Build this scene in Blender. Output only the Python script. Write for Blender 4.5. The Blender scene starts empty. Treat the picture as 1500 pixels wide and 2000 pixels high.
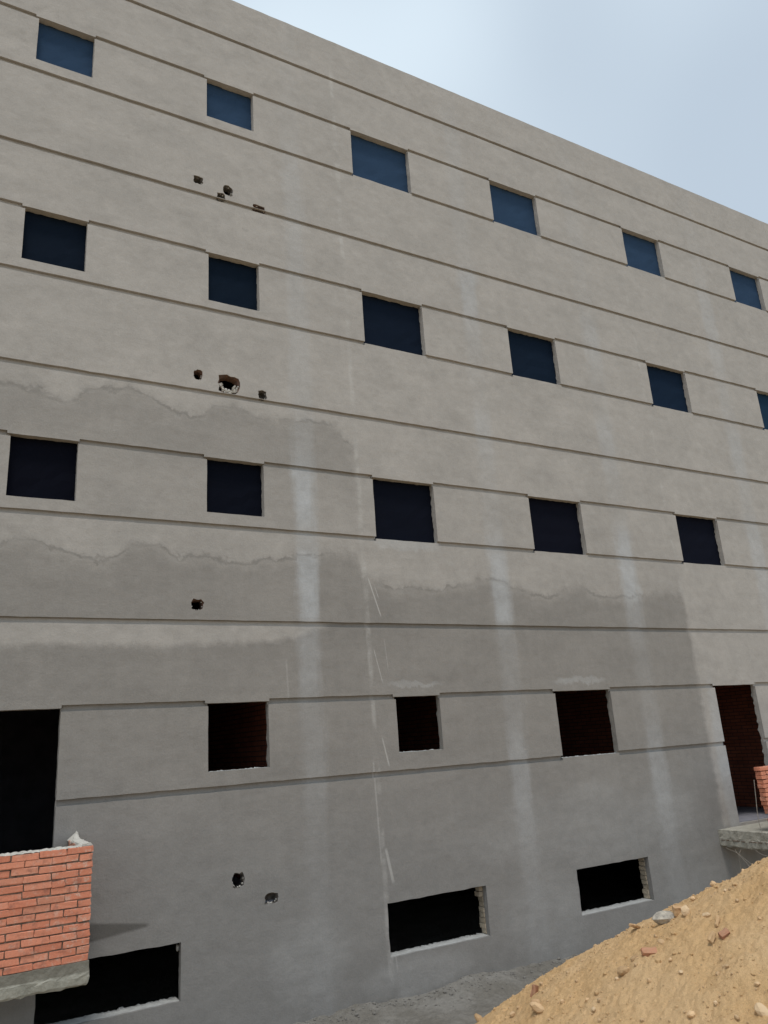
import bpy, bmesh, math, random
import numpy as np
from mathutils import Vector, Matrix
from mathutils.geometry import delaunay_2d_cdt

# ------------------------------------------------------------------ scene, camera, light
scn = bpy.context.scene
col = scn.collection
R = math.radians
random.seed(7)
rng = np.random.default_rng(11)

cam_d = bpy.data.cameras.new('camera')
cam = bpy.data.objects.new('camera', cam_d)
col.objects.link(cam)
cam_d.sensor_fit = 'VERTICAL'
cam_d.sensor_height = 36.0
cam_d.sensor_width = 27.0
cam_d.lens = 36.0 * 1507.7 / 2000.0
cam_d.clip_start = 0.05
cam_d.clip_end = 3000
right = Vector((0.8724926, -0.48434305, -0.0645637))
up = Vector((-0.0848743, -0.28034691, 0.95613909))
fwd = Vector((0.48119955, 0.82874449, 0.28570888))
m = Matrix((right, up, -fwd)).transposed().to_4x4()
cam.matrix_world = m
scn.camera = cam

SUN_EL, SUN_AZ = 69.0, 208.0      # azimuth clockwise from +Y (seen from above); 180 = straight at the facade
world = bpy.data.worlds.new('World')
scn.world = world
world.use_nodes = True
wt_ = world.node_tree
wt_.nodes.clear()
wout = wt_.nodes.new('ShaderNodeOutputWorld')
wbg = wt_.nodes.new('ShaderNodeBackground')
wbg.inputs['Strength'].default_value = 0.10
sky = wt_.nodes.new('ShaderNodeTexSky')
sky.sky_type = 'NISHITA'
sky.sun_disc = False
sky.sun_elevation = R(SUN_EL)
sky.sun_rotation = R(SUN_AZ)
sky.air_density = 1.0
sky.dust_density = 3.0
sky.ozone_density = 1.0
# thin high cloud: soft white veil over the blue
tc = wt_.nodes.new('ShaderNodeTexCoord')
cn = wt_.nodes.new('ShaderNodeTexNoise')
cn.inputs['Scale'].default_value = 1.7
cn.inputs['Detail'].default_value = 2.0
cn.inputs['Roughness'].default_value = 0.45
wt_.links.new(tc.outputs['Generated'], cn.inputs['Vector'])
cr = wt_.nodes.new('ShaderNodeMapRange')
cr.interpolation_type = 'SMOOTHSTEP'
cr.inputs['From Min'].default_value = 0.30
cr.inputs['From Max'].default_value = 0.70
cr.inputs['To Min'].default_value = 0.56
cr.inputs['To Max'].default_value = 0.92
wt_.links.new(cn.outputs['Fac'], cr.inputs['Value'])
mx = wt_.nodes.new('ShaderNodeMix')
mx.data_type = 'RGBA'
wt_.links.new(cr.outputs['Result'], mx.inputs['Factor'])
wt_.links.new(sky.outputs['Color'], mx.inputs[6])
mx.inputs[7].default_value = (7.7, 8.9, 9.8, 1)
wt_.links.new(mx.outputs[2], wbg.inputs['Color'])
wt_.links.new(wbg.outputs['Background'], wout.inputs['Surface'])

sun_d = bpy.data.lights.new('sun', 'SUN')
sun_d.energy = 1.5
sun_d.angle = R(12)
sun_d.color = (1.0, 0.955, 0.89)
sun = bpy.data.objects.new('sun', sun_d)
col.objects.link(sun)
az, el = R(SUN_AZ), R(SUN_EL)
to_sun = Vector((math.sin(az) * math.cos(el), math.cos(az) * math.cos(el), math.sin(el)))
sun.rotation_euler = to_sun.to_track_quat('Z', 'Y').to_euler()
sun.location = to_sun * 60

vs = scn.view_settings
vs.view_transform = 'Standard'
vs.look = 'None'
vs.exposure = 0.10
vs.gamma = 1.0
vs.use_curve_mapping = False
scn.render.engine = 'CYCLES'
scn.cycles.max_bounces = 5
scn.cycles.diffuse_bounces = 3

# ------------------------------------------------------------------ small helpers
GZ = -3.25            # trench floor at the wall foot (camera height is z = 0)


class X:
    """a socket that can be used in arithmetic"""
    nt = None

    def __init__(s, sock):
        s.s = sock

    @staticmethod
    def math(op, *a, clamp=False):
        n = X.nt.nodes.new('ShaderNodeMath')
        n.operation = op
        n.use_clamp = clamp
        for i, v in enumerate(a):
            if isinstance(v, X):
                X.nt.links.new(v.s, n.inputs[i])
            else:
                n.inputs[i].default_value = v
        return X(n.outputs[0])

    def __add__(s, o): return X.math('ADD', s, o)
    __radd__ = __add__
    def __sub__(s, o): return X.math('SUBTRACT', s, o)
    def __rsub__(s, o): return X.math('SUBTRACT', o, s)
    def __mul__(s, o): return X.math('MULTIPLY', s, o)
    __rmul__ = __mul__
    def max(s, o): return X.math('MAXIMUM', s, o)
    def min(s, o): return X.math('MINIMUM', s, o)
    def abs(s): return X.math('ABSOLUTE', s)


def ss(a, b, x):
    """smoothstep from 0 at a to 1 at b (a may be above b)"""
    n = X.nt.nodes.new('ShaderNodeMapRange')
    n.interpolation_type = 'SMOOTHSTEP'
    if a > b:
        n.inputs['From Min'].default_value, n.inputs['From Max'].default_value = b, a
        n.inputs['To Min'].default_value, n.inputs['To Max'].default_value = 1, 0
    else:
        n.inputs['From Min'].default_value, n.inputs['From Max'].default_value = a, b
    X.nt.links.new(x.s, n.inputs['Value'])
    return X(n.outputs['Result'])


def curve(x, pts, lo, hi, vlo, vhi):
    """piecewise smooth function of x through pts"""
    n = X.nt.nodes.new('ShaderNodeFloatCurve')
    c = n.mapping.curves[0]
    pts = sorted(pts)
    P = [((a - lo) / (hi - lo), (b - vlo) / (vhi - vlo)) for a, b in pts]
    c.points[0].location = P[0]
    c.points[1].location = P[-1]
    for q in P[1:-1]:
        c.points.new(*q)
    n.mapping.update()
    t = (x - lo) * (1.0 / (hi - lo))
    X.nt.links.new(t.s, n.inputs['Value'])
    return X(n.outputs[0]) * (vhi - vlo) + vlo


def combine(x, y, z):
    n = X.nt.nodes.new('ShaderNodeCombineXYZ')
    for i, v in enumerate((x, y, z)):
        if isinstance(v, X):
            X.nt.links.new(v.s, n.inputs[i])
        else:
            n.inputs[i].default_value = v
    return X(n.outputs[0])


def noise(vec, scale, detail=4, rough=0.55, dist=0.0):
    n = X.nt.nodes.new('ShaderNodeTexNoise')
    n.inputs['Scale'].default_value = scale
    n.inputs['Detail'].default_value = detail
    n.inputs['Roughness'].default_value = rough
    n.inputs['Distortion'].default_value = dist
    X.nt.links.new(vec.s, n.inputs['Vector'])
    return X(n.outputs['Fac'])


def mixc(f, a, b):
    n = X.nt.nodes.new('ShaderNodeMix')
    n.data_type = 'RGBA'
    for k, v in ((0, f), (6, a), (7, b)):
        if isinstance(v, X):
            X.nt.links.new(v.s, n.inputs[k])
        elif k == 0:
            n.inputs[0].default_value = v
        else:
            n.inputs[k].default_value = (*v, 1)
    return X(n.outputs[2])


def scalec(c, f):
    n = X.nt.nodes.new('ShaderNodeVectorMath')
    n.operation = 'SCALE'
    X.nt.links.new(c.s, n.inputs[0])
    X.nt.links.new(f.s, n.inputs['Scale'])
    return X(n.outputs[0])


def new_mat(name):
    mt = bpy.data.materials.new(name)
    mt.use_nodes = True
    X.nt = mt.node_tree
    b = mt.node_tree.nodes['Principled BSDF']
    b.inputs['Roughness'].default_value = 0.92
    b.inputs['Specular IOR Level'].default_value = 0.25
    return mt, b


def setc(b, c):
    X.nt.links.new(c.s, b.inputs['Base Color'])


def bump(b, h, dist, strength=1.0):
    n = X.nt.nodes.new('ShaderNodeBump')
    n.inputs['Distance'].default_value = dist
    n.inputs['Strength'].default_value = strength
    X.nt.links.new(h.s, n.inputs['Height'])
    X.nt.links.new(n.outputs[0], b.inputs['Normal'])


def position():
    g = X.nt.nodes.new('ShaderNodeNewGeometry')
    s = X.nt.nodes.new('ShaderNodeSeparateXYZ')
    X.nt.links.new(g.outputs['Position'], s.inputs[0])
    return X(g.outputs['Position']), X(s.outputs[0]), X(s.outputs[1]), X(s.outputs[2])


def obj_random():
    n = X.nt.nodes.new('ShaderNodeObjectInfo')
    return X(n.outputs['Random'])


def obj_coord():
    n = X.nt.nodes.new('ShaderNodeTexCoord')
    return X(n.outputs['Object'])


# ------------------------------------------------------------------ materials
def make_plaster():
    mt, b = new_mat('cement_plaster')
    P, x, y, z = position()
    n1 = noise(P, 0.9, 4, 0.6)
    n2 = noise(combine(x * 0.35, y, z * 1.6), 1.9, 5, 0.66)      # sideways trowel streaks
    n3 = noise(P, 5.5, 5, 0.68)
    n4 = noise(combine(x * 2.6, y, z * 0.35), 2.2, 4, 0.6)       # downward runs
    n5 = noise(P, 42.0, 3, 0.75)
    n6 = noise(P, 2.3, 4, 0.62, 0.9)
    nx_ = x + (n3 - 0.5) * 0.16 + (n1 - .5) * .1
    zz = z + (n6 - 0.5) * 0.34 + (n3 - .5) * .14
    # plaster was put on in three bays, each in lifts that dry at their own pace
    left = ss(5.50, 5.22, nx_ + (n6 - .5) * .2)
    rightb = ss(12.26, 12.42, x + (n3 - 0.5) * 0.16)
    mid = (1.0 - left) * (1.0 - rightb)
    c1 = curve(x, [(-4, 4.7), (.3, 4.73), (.74, 4.68), (1.1, 4.60), (1.5, 4.86), (2.2, 4.80), (2.75, 4.62), (3.3, 4.86),
                   (3.9, 4.72), (4.5, 4.78), (5.0, 4.78), (5.3, 4.55), (17, 4.4)], -4, 17, 2, 6)
    c2 = curve(x, [(-4, 2.65), (.46, 2.66), (1.0, 2.62), (1.65, 2.46), (2.15, 2.74), (2.7, 2.56), (3.7, 2.56), (4.5, 2.69),
                   (5.15, 2.76), (5.4, 2.42), (6.2, 2.25), (7.1, 2.34), (7.8, 2.46), (8.8, 2.22), (9.6, 2.40), (10.3, 2.27),
                   (11.3, 2.34), (12.2, 2.38), (17, 2.3)], -4, 17, 1, 4)
    below1 = ss(0.15, -0.16, zz - c1)
    below2 = ss(0.20, -0.22, zz - c2)
    c3 = curve(x, [(-4, 1.34), (.5, 1.36), (1.2, 1.39), (2, 1.37), (3.2, 1.40), (4.1, 1.46), (4.6, 1.62), (5.3, 1.75), (17, 1.75)], -4, 17, 0, 3)
    below3 = ss(0.07, -0.07, z + (n3 - 0.5) * 0.14 - c3)
    fade1 = ss(-1.6, 0.0, zz - c1) * 0.5 + 0.5
    dl = (below1 * fade1 * (ss(2.98, 3.04, z) * 0.30 + 0.16)).max(below2 * ss(1.69, 1.70, z) * 0.58).max(below3 * 0.64)
    dm = (below2 * 0.62).max(ss(5.4, 3.4, zz) * 0.10)
    dr = ss(-1.75, -2.1, zz) * 0.65
    damp = left * dl + mid * dm + rightb * dr
    damp = X.math('ADD', damp * (0.45 + n6 * 0.75 + n4 * .35), (n1 - 0.5) * 0.30, clamp=True)
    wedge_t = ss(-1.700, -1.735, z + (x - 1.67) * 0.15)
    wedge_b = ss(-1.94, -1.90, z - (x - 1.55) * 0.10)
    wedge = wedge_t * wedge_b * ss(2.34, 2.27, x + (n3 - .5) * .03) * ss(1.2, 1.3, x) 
    c = mixc(n1, (0.412, 0.387, 0.359), (0.345, 0.327, 0.306))
    c = mixc(damp, c, (0.184, 0.174, 0.161))
    low = ss(0.3, -2.2, zz) * (1.0 - rightb * 0.9)
    c = mixc(low * 0.50, c, (0.205, 0.208, 0.208))
    # lighter runs down the column lines
    def streak(xc, w, segs):
        prof = curve(z, segs, -3.5, 12.6, 0, 1)
        d = ss(w, w * 0.30, (x + (n4 - 0.5) * 0.26 + (n6 - .5) * .16 - xc).abs())
        return d * prof * (0.35 + n3 * 0.4 + n6 * 0.95)
    s1 = streak(4.46, 0.24, [(-3.5, .18), (-1.5, .10), (-.6, .22), (0, .28), (.55, .22), (.8, .42), (1.35, .45), (1.68, .3), (1.75, .95),
                             (2.6, .95), (2.85, .45), (3.05, .55), (3.6, .95), (4.1, .55), (5, .25), (7, .30), (9.5, .28), (10.3, .1), (12.6, .1)])
    s2 = streak(7.93, 0.27, [(-3.5, .15), (-2.2, .15), (-1.3, .30), (-.5, .45), (.3, .22), (1.2, .22), (1.72, .4), (1.8, .8), (2.5, .8),
                             (3.1, .45), (4, .15), (5.2, .42), (5.8, .1), (7.2, .35), (8.1, .65), (8.6, .1), (10, .2), (12.6, .05)])
    s3 = streak(10.95, 0.30, [(-3.5, .05), (-1.8, .2), (-1.2, .42), (-.5, .48), (.2, .20), (1, .15), (1.8, .42), (2.15, .5), (2.4, .9), (2.8, .9),
                              (3.5, .6), (4, .1), (5.4, .42), (6.2, .1), (7.7, .42), (8.4, .1), (10, .15), (12.6, .05)])
    s4 = streak(14.9, 0.32, [(-3.5, .1), (1.5, .2), (2.8, .5), (3.8, .55), (4.4, .2), (5.7, .5), (6.4, .2), (9.2, .42), (10, .15), (12.6, .05)])
    st = s1.max(s2).max(s3).max(s4)
    c = mixc(X.math('MULTIPLY', st, 0.74, clamp=True), c, (0.43, 0.445, 0.46))
    # joints between the bays: pale trowelled ridges with smears
    def seam(xc, w, top, bot, k):
        d = ss(w, w * 0.2, (x + (n4 - 0.5) * 0.10 + z * 0.010 - xc).abs())
        return d * ss(bot, bot + .3, z) * ss(top, top - .5, z) * k * ss(.35, .75, n6) * 1.6
    sm = seam(5.42, 0.060, 12.3, -3.1, 0.34).max(seam(12.33, 0.06, 9.5, 2.2, 0.30))
    # trowel scratches by the joint
    def scratch(x0, z0, x1, z1, w, k):
        dx, dz = x1 - x0, z1 - z0
        L = math.hypot(dx, dz)
        t = ((x - x0) * (dx / L) + (z - z0) * (dz / L))
        d = ((x - x0) * (-dz / L) + (z - z0) * (dx / L)).abs()
        return ss(w, w * .3, d) * ss(0, .08, t) * ss(L, L - .08, t) * k
    sc = None
    for a in ((5.44, 2.42, 5.64, 1.78, .013, .8), (5.55, 2.28, 5.62, 2.05, .010, .6), (5.47, 1.35, 5.60, .80, .012, .5), (5.66, 1.5, 5.70, 1.0, .010, .3),
              (5.52, .10, 5.62, -.35, .016, .6), (5.47, -1.35, 5.57, -1.85, .030, .55), (5.36, -.2, 5.40, -1.6, .02, .35), (5.5, -2.4, 5.55, -2.9, .02, .25),
              (4.1, 1.2, 4.12, .6, .02, .22)):
        q = scratch(*a)
        sc = q if sc is None else sc.max(q)
    c = mixc(sm.max(sc), c, (0.47, 0.46, 0.44))
    # pale patches: cement slurry wiped under openings and low on the wall
    def blob(xc, zc, rx, rz, k):
        dx = (nx_ - xc) * (1 / rx)
        dz = (zz - zc) * (1 / rz)
        return ss(1.0, 0.15, dx * dx + dz * dz) * k
    bl = None
    for a in ((6.2, 2.95, .75, .14, .55), (9.3, -1.15, .9, .42, .20), (8.1, -1.25, .8, .4, .15), (11.0, -1.4, .9, .6, .20), (9.3, 8.0, .25, .6, 0),
              (4.3, -2.5, .7, .6, .22), (8.2, -2.6, 1.0, .7, .26), (5.9, -2.95, 1.0, .3, .25), (9.4, .78, .7, .08, .5), (6.1, .80, .6, .06, .4),
              (8.06, 8.25, .20, .22, .4), (11.2, 2.42, .09, .15, .6), (2.9, -1.3, .8, .8, .0), (12.66, -.8, .24, 1.9, .7), (9.2, -1.55, 3.0, .55, .16)):
        if a[4] > 0:
            q = blob(*a)
            bl = q if bl is None else bl.max(q)
    c = mixc(bl * (0.4 + n2 * 0.9), c, (0.42, 0.425, 0.425))
    # tide marks where a lift ended
    tm = (ss(0.055, 0.0, (zz - c1 + .03).abs()) * left * ss(.38, .58, n2) * 0.55).max(ss(0.045, 0.0, (zz - c2 + .02).abs()) * (1 - rightb) * ss(.42, .60, n2) * 0.55)
    c = mixc(tm, c, (0.165, 0.157, 0.145))
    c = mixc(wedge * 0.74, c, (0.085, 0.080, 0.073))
    # dark scuffs
    sp = ss(0.58, 0.74, n2) * ss(.48, .66, n3) * 0.55
    c = mixc(sp, c, (0.17, 0.16, 0.145))
    v = 0.56 + n3 * 0.28 + n2 * 0.30 + n6 * 0.28
    v = v + (n5 - 0.5) * 0.34
    c = scalec(c, v)
    setc(b, c)
    h = n5 * 0.8 + noise(P, 4.0, 2, 0.6) * 2.5
    bump(b, h, 0.010, 0.5)
    return mt


def make_simple(name, ca, cb, scale=6.0, rough=0.92, bdist=0.0, bscale=30.0, randv=0.0):
    mt, b = new_mat(name)
    P = obj_coord() if randv else position()[0]
    n = noise(P, scale, 5, 0.6)
    c = mixc(ss(.3, .7, n), ca, cb)
    if randv:
        c = scalec(c, obj_random() * randv + (1 - randv / 2))
    setc(b, c)
    b.inputs['Roughness'].default_value = rough
    if bdist:
        bump(b, noise(P, bscale, 5, .65), bdist, 0.8)
    return mt


def make_brick():
    mt, b = new_mat('red_brick')
    P = position()[0]
    rnd = obj_random()
    n = noise(P, 9.0, 5, .6)
    n2 = noise(P, 60.0, 4, .6)
    c = mixc(rnd, (0.56, 0.205, 0.125), (0.66, 0.275, 0.175))
    c = mixc(ss(.50, .70, n) * 0.65, c, (0.28, 0.125, 0.09))
    c = mixc(ss(.80, .98, rnd) * .35, c, (0.34, 0.16, 0.11))
    g = X.nt.nodes.new('ShaderNodeSeparateXYZ')
    X.nt.links.new(P.s, g.inputs[0])
    xs = X(g.outputs[0])
    pale = ss(.50, .66, noise(P, 13.0, 6, .7)) * (ss(.95, 1.45, xs) * ss(2.2, 2.0, xs) * 0.55 + 0.34)
    c = mixc(pale, c, (0.58, 0.40, 0.32))
    c = scalec(c, n2 * 0.4 + 0.8)
    setc(b, c)
    bump(b, n2 + n, 0.004, .7)
    return mt


def make_partition():
    mt, b = new_mat('inner_brick_wall')
    P, x, y, z = position()
    t = X.nt.nodes.new('ShaderNodeTexBrick')
    t.inputs['Color1'].default_value = (0.36, 0.12, 0.07, 1)
    t.inputs['Color2'].default_value = (0.28, 0.09, 0.055, 1)
    t.inputs['Mortar'].default_value = (0.10, 0.06, 0.05, 1)
    t.inputs['Scale'].default_value = 1.0
    t.inputs['Brick Width'].default_value = 0.26
    t.inputs['Row Height'].default_value = 0.072
    t.inputs['Mortar Size'].default_value = 0.008
    v = combine(x + y, z, 0.0)
    X.nt.links.new(v.s, t.inputs['Vector'])
    c = scalec(X(t.outputs['Color']), noise(P, 4, 4) * 0.8 + 0.5)
    setc(b, c)
    return mt


def make_sand():
    mt, b = new_mat('sand')
    P = position()[0]
    n = noise(P, 1.3, 5, .6)
    n2 = noise(P, 22.0, 6, .7)
    n3 = noise(P, 140.0, 3, .7)
    c = mixc(ss(.3, .7, n), (0.70, 0.452, 0.222), (0.74, 0.505, 0.275))
    c = mixc(ss(.56, .76, n2) * .40, c, (0.44, 0.29, 0.155))
    c = mixc(ss(.58, .75, noise(P, 55.0, 3, .7)) * .45, c, (0.76, 0.57, 0.36))
    c = scalec(c, n3 * 0.7 + 0.65)
    setc(b, c)
    bump(b, n2 * 1.5 + n3 * .8, 0.018, 1.0)
    return mt


def make_ground():
    mt, b = new_mat('grey_soil')
    P, x, y, z = position()
    n = noise(P, 1.6, 6, .65)
    n2 = noise(P, 16.0, 6, .7)
    c = mixc(ss(.35, .65, n), (0.150, 0.140, 0.122), (0.215, 0.205, 0.187))
    c = mixc(ss(8.4, 7.2, y), c, (0.44, 0.33, 0.20))
    c = scalec(c, n2 * .9 + .55)
    setc(b, c)
    bump(b, n2, 0.03, .8)
    return mt


def make_slab():
    mt, b = new_mat('cast_concrete')
    P, x, y, z = position()
    n = noise(P, 7, 5, .65)
    n2 = noise(P, 26, 5, .65)
    c = mixc(ss(.3, .7, n), (0.36, 0.35, 0.30), (0.27, 0.265, 0.225))
    up_ = ss(-1.99, -1.955, z + (n - .5) * .05)          # upper half is stained by the mortar above
    c = mixc(up_ * .8, c, (0.165, 0.155, 0.128))
    setc(b, scalec(c, n2 * .5 + .75))
    bump(b, n2, .012, .8)
    return mt


M = {}
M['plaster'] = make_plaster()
M['brick'] = make_brick()
M['partition'] = make_partition()
M['sand'] = make_sand()
M['ground'] = make_ground()
M['inner'] = make_simple('bare_inner_concrete', (0.24, 0.24, 0.27), (0.18, 0.18, 0.21), 3)
M['mortar_dark'] = make_simple('recessed_mortar', (0.24, 0.17, 0.13), (0.10, 0.07, 0.055), 20, bdist=.01, bscale=60)
M['mortar_pale'] = make_simple('pale_mortar', (0.56, 0.54, 0.49), (0.43, 0.41, 0.37), 14, bdist=.012, bscale=50)
M['sill'] = make_simple('pale_sill_mortar', (0.44, 0.45, 0.44), (0.34, 0.345, 0.34), 12, bdist=.008, bscale=50)
M['lime'] = make_simple('pale_limestone_brick', (0.46, 0.40, 0.31), (0.34, 0.29, 0.22), 18, bdist=.01, bscale=40, randv=.4)
M['slab'] = make_slab()
M['slab_dark'] = make_simple('stained_concrete', (0.30, 0.285, 0.24), (0.38, 0.365, 0.315), 9, bdist=.012, bscale=30)
M['cavity'] = make_simple('broken_brick', (0.16, 0.085, 0.06), (0.09, 0.07, 0.06), 22, bdist=.02, bscale=40)
M['cavity_grey'] = make_simple('broken_mortar', (0.17, 0.155, 0.14), (0.085, 0.078, 0.072), 24, bdist=.02, bscale=40)
M['rubble'] = make_simple('broken_plaster', (0.56, 0.54, 0.50), (0.30, 0.28, 0.25), 25, bdist=.01, bscale=60)
M['steel'] = make_simple('dull_wire', (0.30, 0.28, 0.25), (0.20, 0.17, 0.14), 30, rough=.6)
M['stone'] = make_simple('sandy_stone', (0.64, 0.44, 0.255), (0.54, 0.37, 0.21), 14, bdist=.012, bscale=50, randv=.35)
M['pale_stone'] = make_simple('pale_stone', (0.66, 0.49, 0.31), (0.60, 0.43, 0.26), 12, bdist=.01, bscale=50, randv=.2)
M['chip'] = make_simple('brick_chip', (0.43, 0.21, 0.13), (0.40, 0.23, 0.14), 30, bdist=.006, bscale=60, randv=.3)
M['brown_chip'] = make_simple('brown_chip', (0.40, 0.26, 0.14), (0.46, 0.31, 0.17), 30, bdist=.006, bscale=60, randv=.3)
M['orange_chip'] = make_simple('orange_chip', (0.50, 0.31, 0.17), (0.53, 0.36, 0.20), 30, bdist=.006, bscale=60)
M['lump'] = make_simple('concrete_lump', (0.52, 0.47, 0.39), (0.26, 0.24, 0.21), 16, bdist=.015, bscale=40)
M['clod'] = make_simple('grey_clod', (0.21, 0.20, 0.185), (0.15, 0.142, 0.130), 14, bdist=.01, bscale=40)


def shade_mat(name, c):  # mottled colour imitating a shaded room behind haze
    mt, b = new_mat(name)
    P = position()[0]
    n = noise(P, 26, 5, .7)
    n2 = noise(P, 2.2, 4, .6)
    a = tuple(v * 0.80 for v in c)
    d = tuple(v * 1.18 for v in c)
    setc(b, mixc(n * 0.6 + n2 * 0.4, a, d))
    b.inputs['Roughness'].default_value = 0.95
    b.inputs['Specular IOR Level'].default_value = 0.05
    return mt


# ------------------------------------------------------------------ mesh helpers
def obj(name, verts, faces, mat, parent=None, origin=None, smooth=False):
    """world-space verts -> one mesh object whose origin sits at its base"""
    V = np.asarray(verts, float)
    if origin is None:
        lo, hi = V.min(0), V.max(0)
        origin = ((lo[0] + hi[0]) / 2, (lo[1] + hi[1]) / 2, lo[2])
    origin = np.asarray(origin, float)
    me = bpy.data.meshes.new(name)
    me.from_pydata((V - origin).tolist(), [], faces)
    me.update()
    if smooth:
        me.shade_smooth()
    me.materials.append(M[mat] if isinstance(mat, str) else mat)
    o = bpy.data.objects.new(name, me)
    col.objects.link(o)
    place(o, origin, parent)
    return o


WORLD = {}


def place(o, origin, parent):
    origin = np.asarray(origin, float)
    WORLD[o.name] = origin
    if parent is not None:
        o.parent = parent
        o.location = (origin - WORLD[parent.name]).tolist()
    else:
        o.location = origin.tolist()


def empty(name, loc):
    o = bpy.data.objects.new(name, None)
    o.empty_display_size = .3
    col.objects.link(o)
    place(o, loc, None)
    return o


def tag(o, label=None, cat=None, group=None, kind=None):
    if label: o['label'] = label
    if cat: o['category'] = cat
    if group: o['group'] = group
    if kind: o['kind'] = kind
    return o


def box(x0, x1, y0, y1, z0, z1):
    v = [(x, y, z) for x in (x0, x1) for y in (y0, y1) for z in (z0, z1)]
    f = [(0, 1, 3, 2), (4, 6, 7, 5), (0, 4, 5, 1), (2, 3, 7, 6), (0, 2, 6, 4), (1, 5, 7, 3)]
    return v, f


def merge(*parts):
    V, F = [], []
    for v, f in parts:
        k = len(V)
        V += list(v)
        F += [tuple(i + k for i in q) for q in f]
    return V, F


def wobble(poly, step=0.16, amp=0.0018):
    """resample a closed outline and make its edges hand-made"""
    out = []
    n = len(poly)
    for i in range(n):
        a, b = np.array(poly[i]), np.array(poly[(i + 1) % n])
        L = np.linalg.norm(b - a)
        k = max(1, int(L / step))
        d = (b - a) / max(L, 1e-9)
        nrm = np.array((-d[1], d[0]))
        for j in range(k):
            t = j / k
            p = a + (b - a) * t
            if j:
                p = p + nrm * random.gauss(0, amp)
            out.append((float(p[0]), float(p[1])))
    return out


def plate(outer, holes, y0, y1):
    """flat plate in the facade plane, with holes, from depth y0 (front) to y1"""
    verts, edges, faces = [], [], []
    loops = [outer] + list(holes)
    for lp in loops:
        k = len(verts)
        n = len(lp)
        verts += [Vector(p) for p in lp]
        edges += [(k + i, k + (i + 1) % n) for i in range(n)]
    r = delaunay_2d_cdt(verts, edges, [], 1, 1e-6)
    ov, oe, of = r[0], r[1], r[2]

    def inside(p, lp):
        c = False
        j = len(lp) - 1
        for i in range(len(lp)):
            if (lp[i][1] > p.y) != (lp[j][1] > p.y) and p.x < (lp[j][0] - lp[i][0]) * (p.y - lp[i][1]) / (lp[j][1] - lp[i][1]) + lp[i][0]:
                c = not c
            j = i
        return c
    bb = [(min(q[0] for q in lp), max(q[0] for q in lp), min(q[1] for q in lp), max(q[1] for q in lp)) for lp in holes]
    keep = []
    for f in of:
        p = (ov[f[0]] + ov[f[1]] + ov[f[2]]) / 3
        if not any(q[0] < p.x < q[1] and q[2] < p.y < q[3] and inside(p, lp) for q, lp in zip(bb, holes)):
            keep.append(f)
    of = keep
    n = len(ov)
    V = [(p.x, y0, p.y) for p in ov] + [(p.x, y1, p.y) for p in ov]
    F = []
    cnt = {}
    for f in of:
        f = list(f)
        a, b_, c_ = (ov[f[0]], ov[f[1]], ov[f[2]])
        if (b_ - a).cross(c_ - a) < 0:
            f.reverse()
        F.append(tuple(f))
        F.append(tuple(i + n for i in reversed(f)))
        for i in range(len(f)):
            e = (f[i], f[(i + 1) % len(f)])
            cnt[e] = cnt.get(e, 0) + 1
    for (a, b_) in cnt:
        if (b_, a) not in cnt:
            F.append((a, a + n, b_ + n, b_))
    return V, F


def jag(cx, cz, rx, rz, n=18, j=0.13, seed=0):
    r = random.Random(seed)
    out = []
    for i in range(n):
        a = 2 * math.pi * i / n
        c, s = math.cos(a), math.sin(a)
        k = 1.0 / max(abs(c), abs(s)) ** 0.7          # squarish
        f = k * (1 + r.uniform(-j, j))
        out.append((cx + rx * c * f, cz + rz * s * f))
    return out


def rock(seed, sub=2, rough=0.28, flat=(1, 1, 1)):
    r = random.Random(seed)
    bm = bmesh.new()
    bmesh.ops.create_icosphere(bm, subdivisions=sub, radius=1.0)
    dirs = [(Vector((r.gauss(0, 1), r.gauss(0, 1), r.gauss(0, 1))).normalized(), r.uniform(.62, .95)) for _ in range(9)]
    for v in bm.verts:
        k = 1.0
        for d, c in dirs:                              # cut flat facets
            t = v.co.normalized().dot(d)
            if t * k > c:
                k = c / t
        v.co = v.co.normalized() * k * (1 + r.uniform(-rough, rough) * .25)
        v.co = Vector((v.co.x * flat[0], v.co.y * flat[1], v.co.z * flat[2]))
    V = [tuple(v.co) for v in bm.verts]
    F = [tuple(v.index for v in f.verts) for f in bm.faces]
    bm.free()
    return V, F


def tube(pts, rad, n=6):
    pts = [Vector(p) for p in pts]
    V, F = [], []
    for i, p in enumerate(pts):
        d = (pts[min(i + 1, len(pts) - 1)] - pts[max(i - 1, 0)]).normalized()
        a = d.orthogonal().normalized()
        b_ = d.cross(a)
        for k in range(n):
            t = 2 * math.pi * k / n
            V.append(tuple(p + (a * math.cos(t) + b_ * math.sin(t)) * rad))
    for i in range(len(pts) - 1):
        for k in range(n):
            k2 = (k + 1) % n
            F.append((i * n + k, i * n + k2, (i + 1) * n + k2, (i + 1) * n + k))
    F.append(tuple(range(n - 1, -1, -1)))
    F.append(tuple((len(pts) - 1) * n + k for k in range(n)))
    return V, F


def spline(ctrl, n=10):
    """Catmull-Rom through control points"""
    P = [Vector(ctrl[0])] + [Vector(c) for c in ctrl] + [Vector(ctrl[-1])]
    out = []
    for i in range(1, len(P) - 2):
        for k in range(n):
            t = k / n
            a, b_, c, d = P[i - 1], P[i], P[i + 1], P[i + 2]
            out.append(0.5 * ((2 * b_) + (c - a) * t + (2 * a - 5 * b_ + 4 * c - d) * t * t + (3 * b_ - a - 3 * c + d) * t ** 3))
    out.append(P[-2])
    return out


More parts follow.
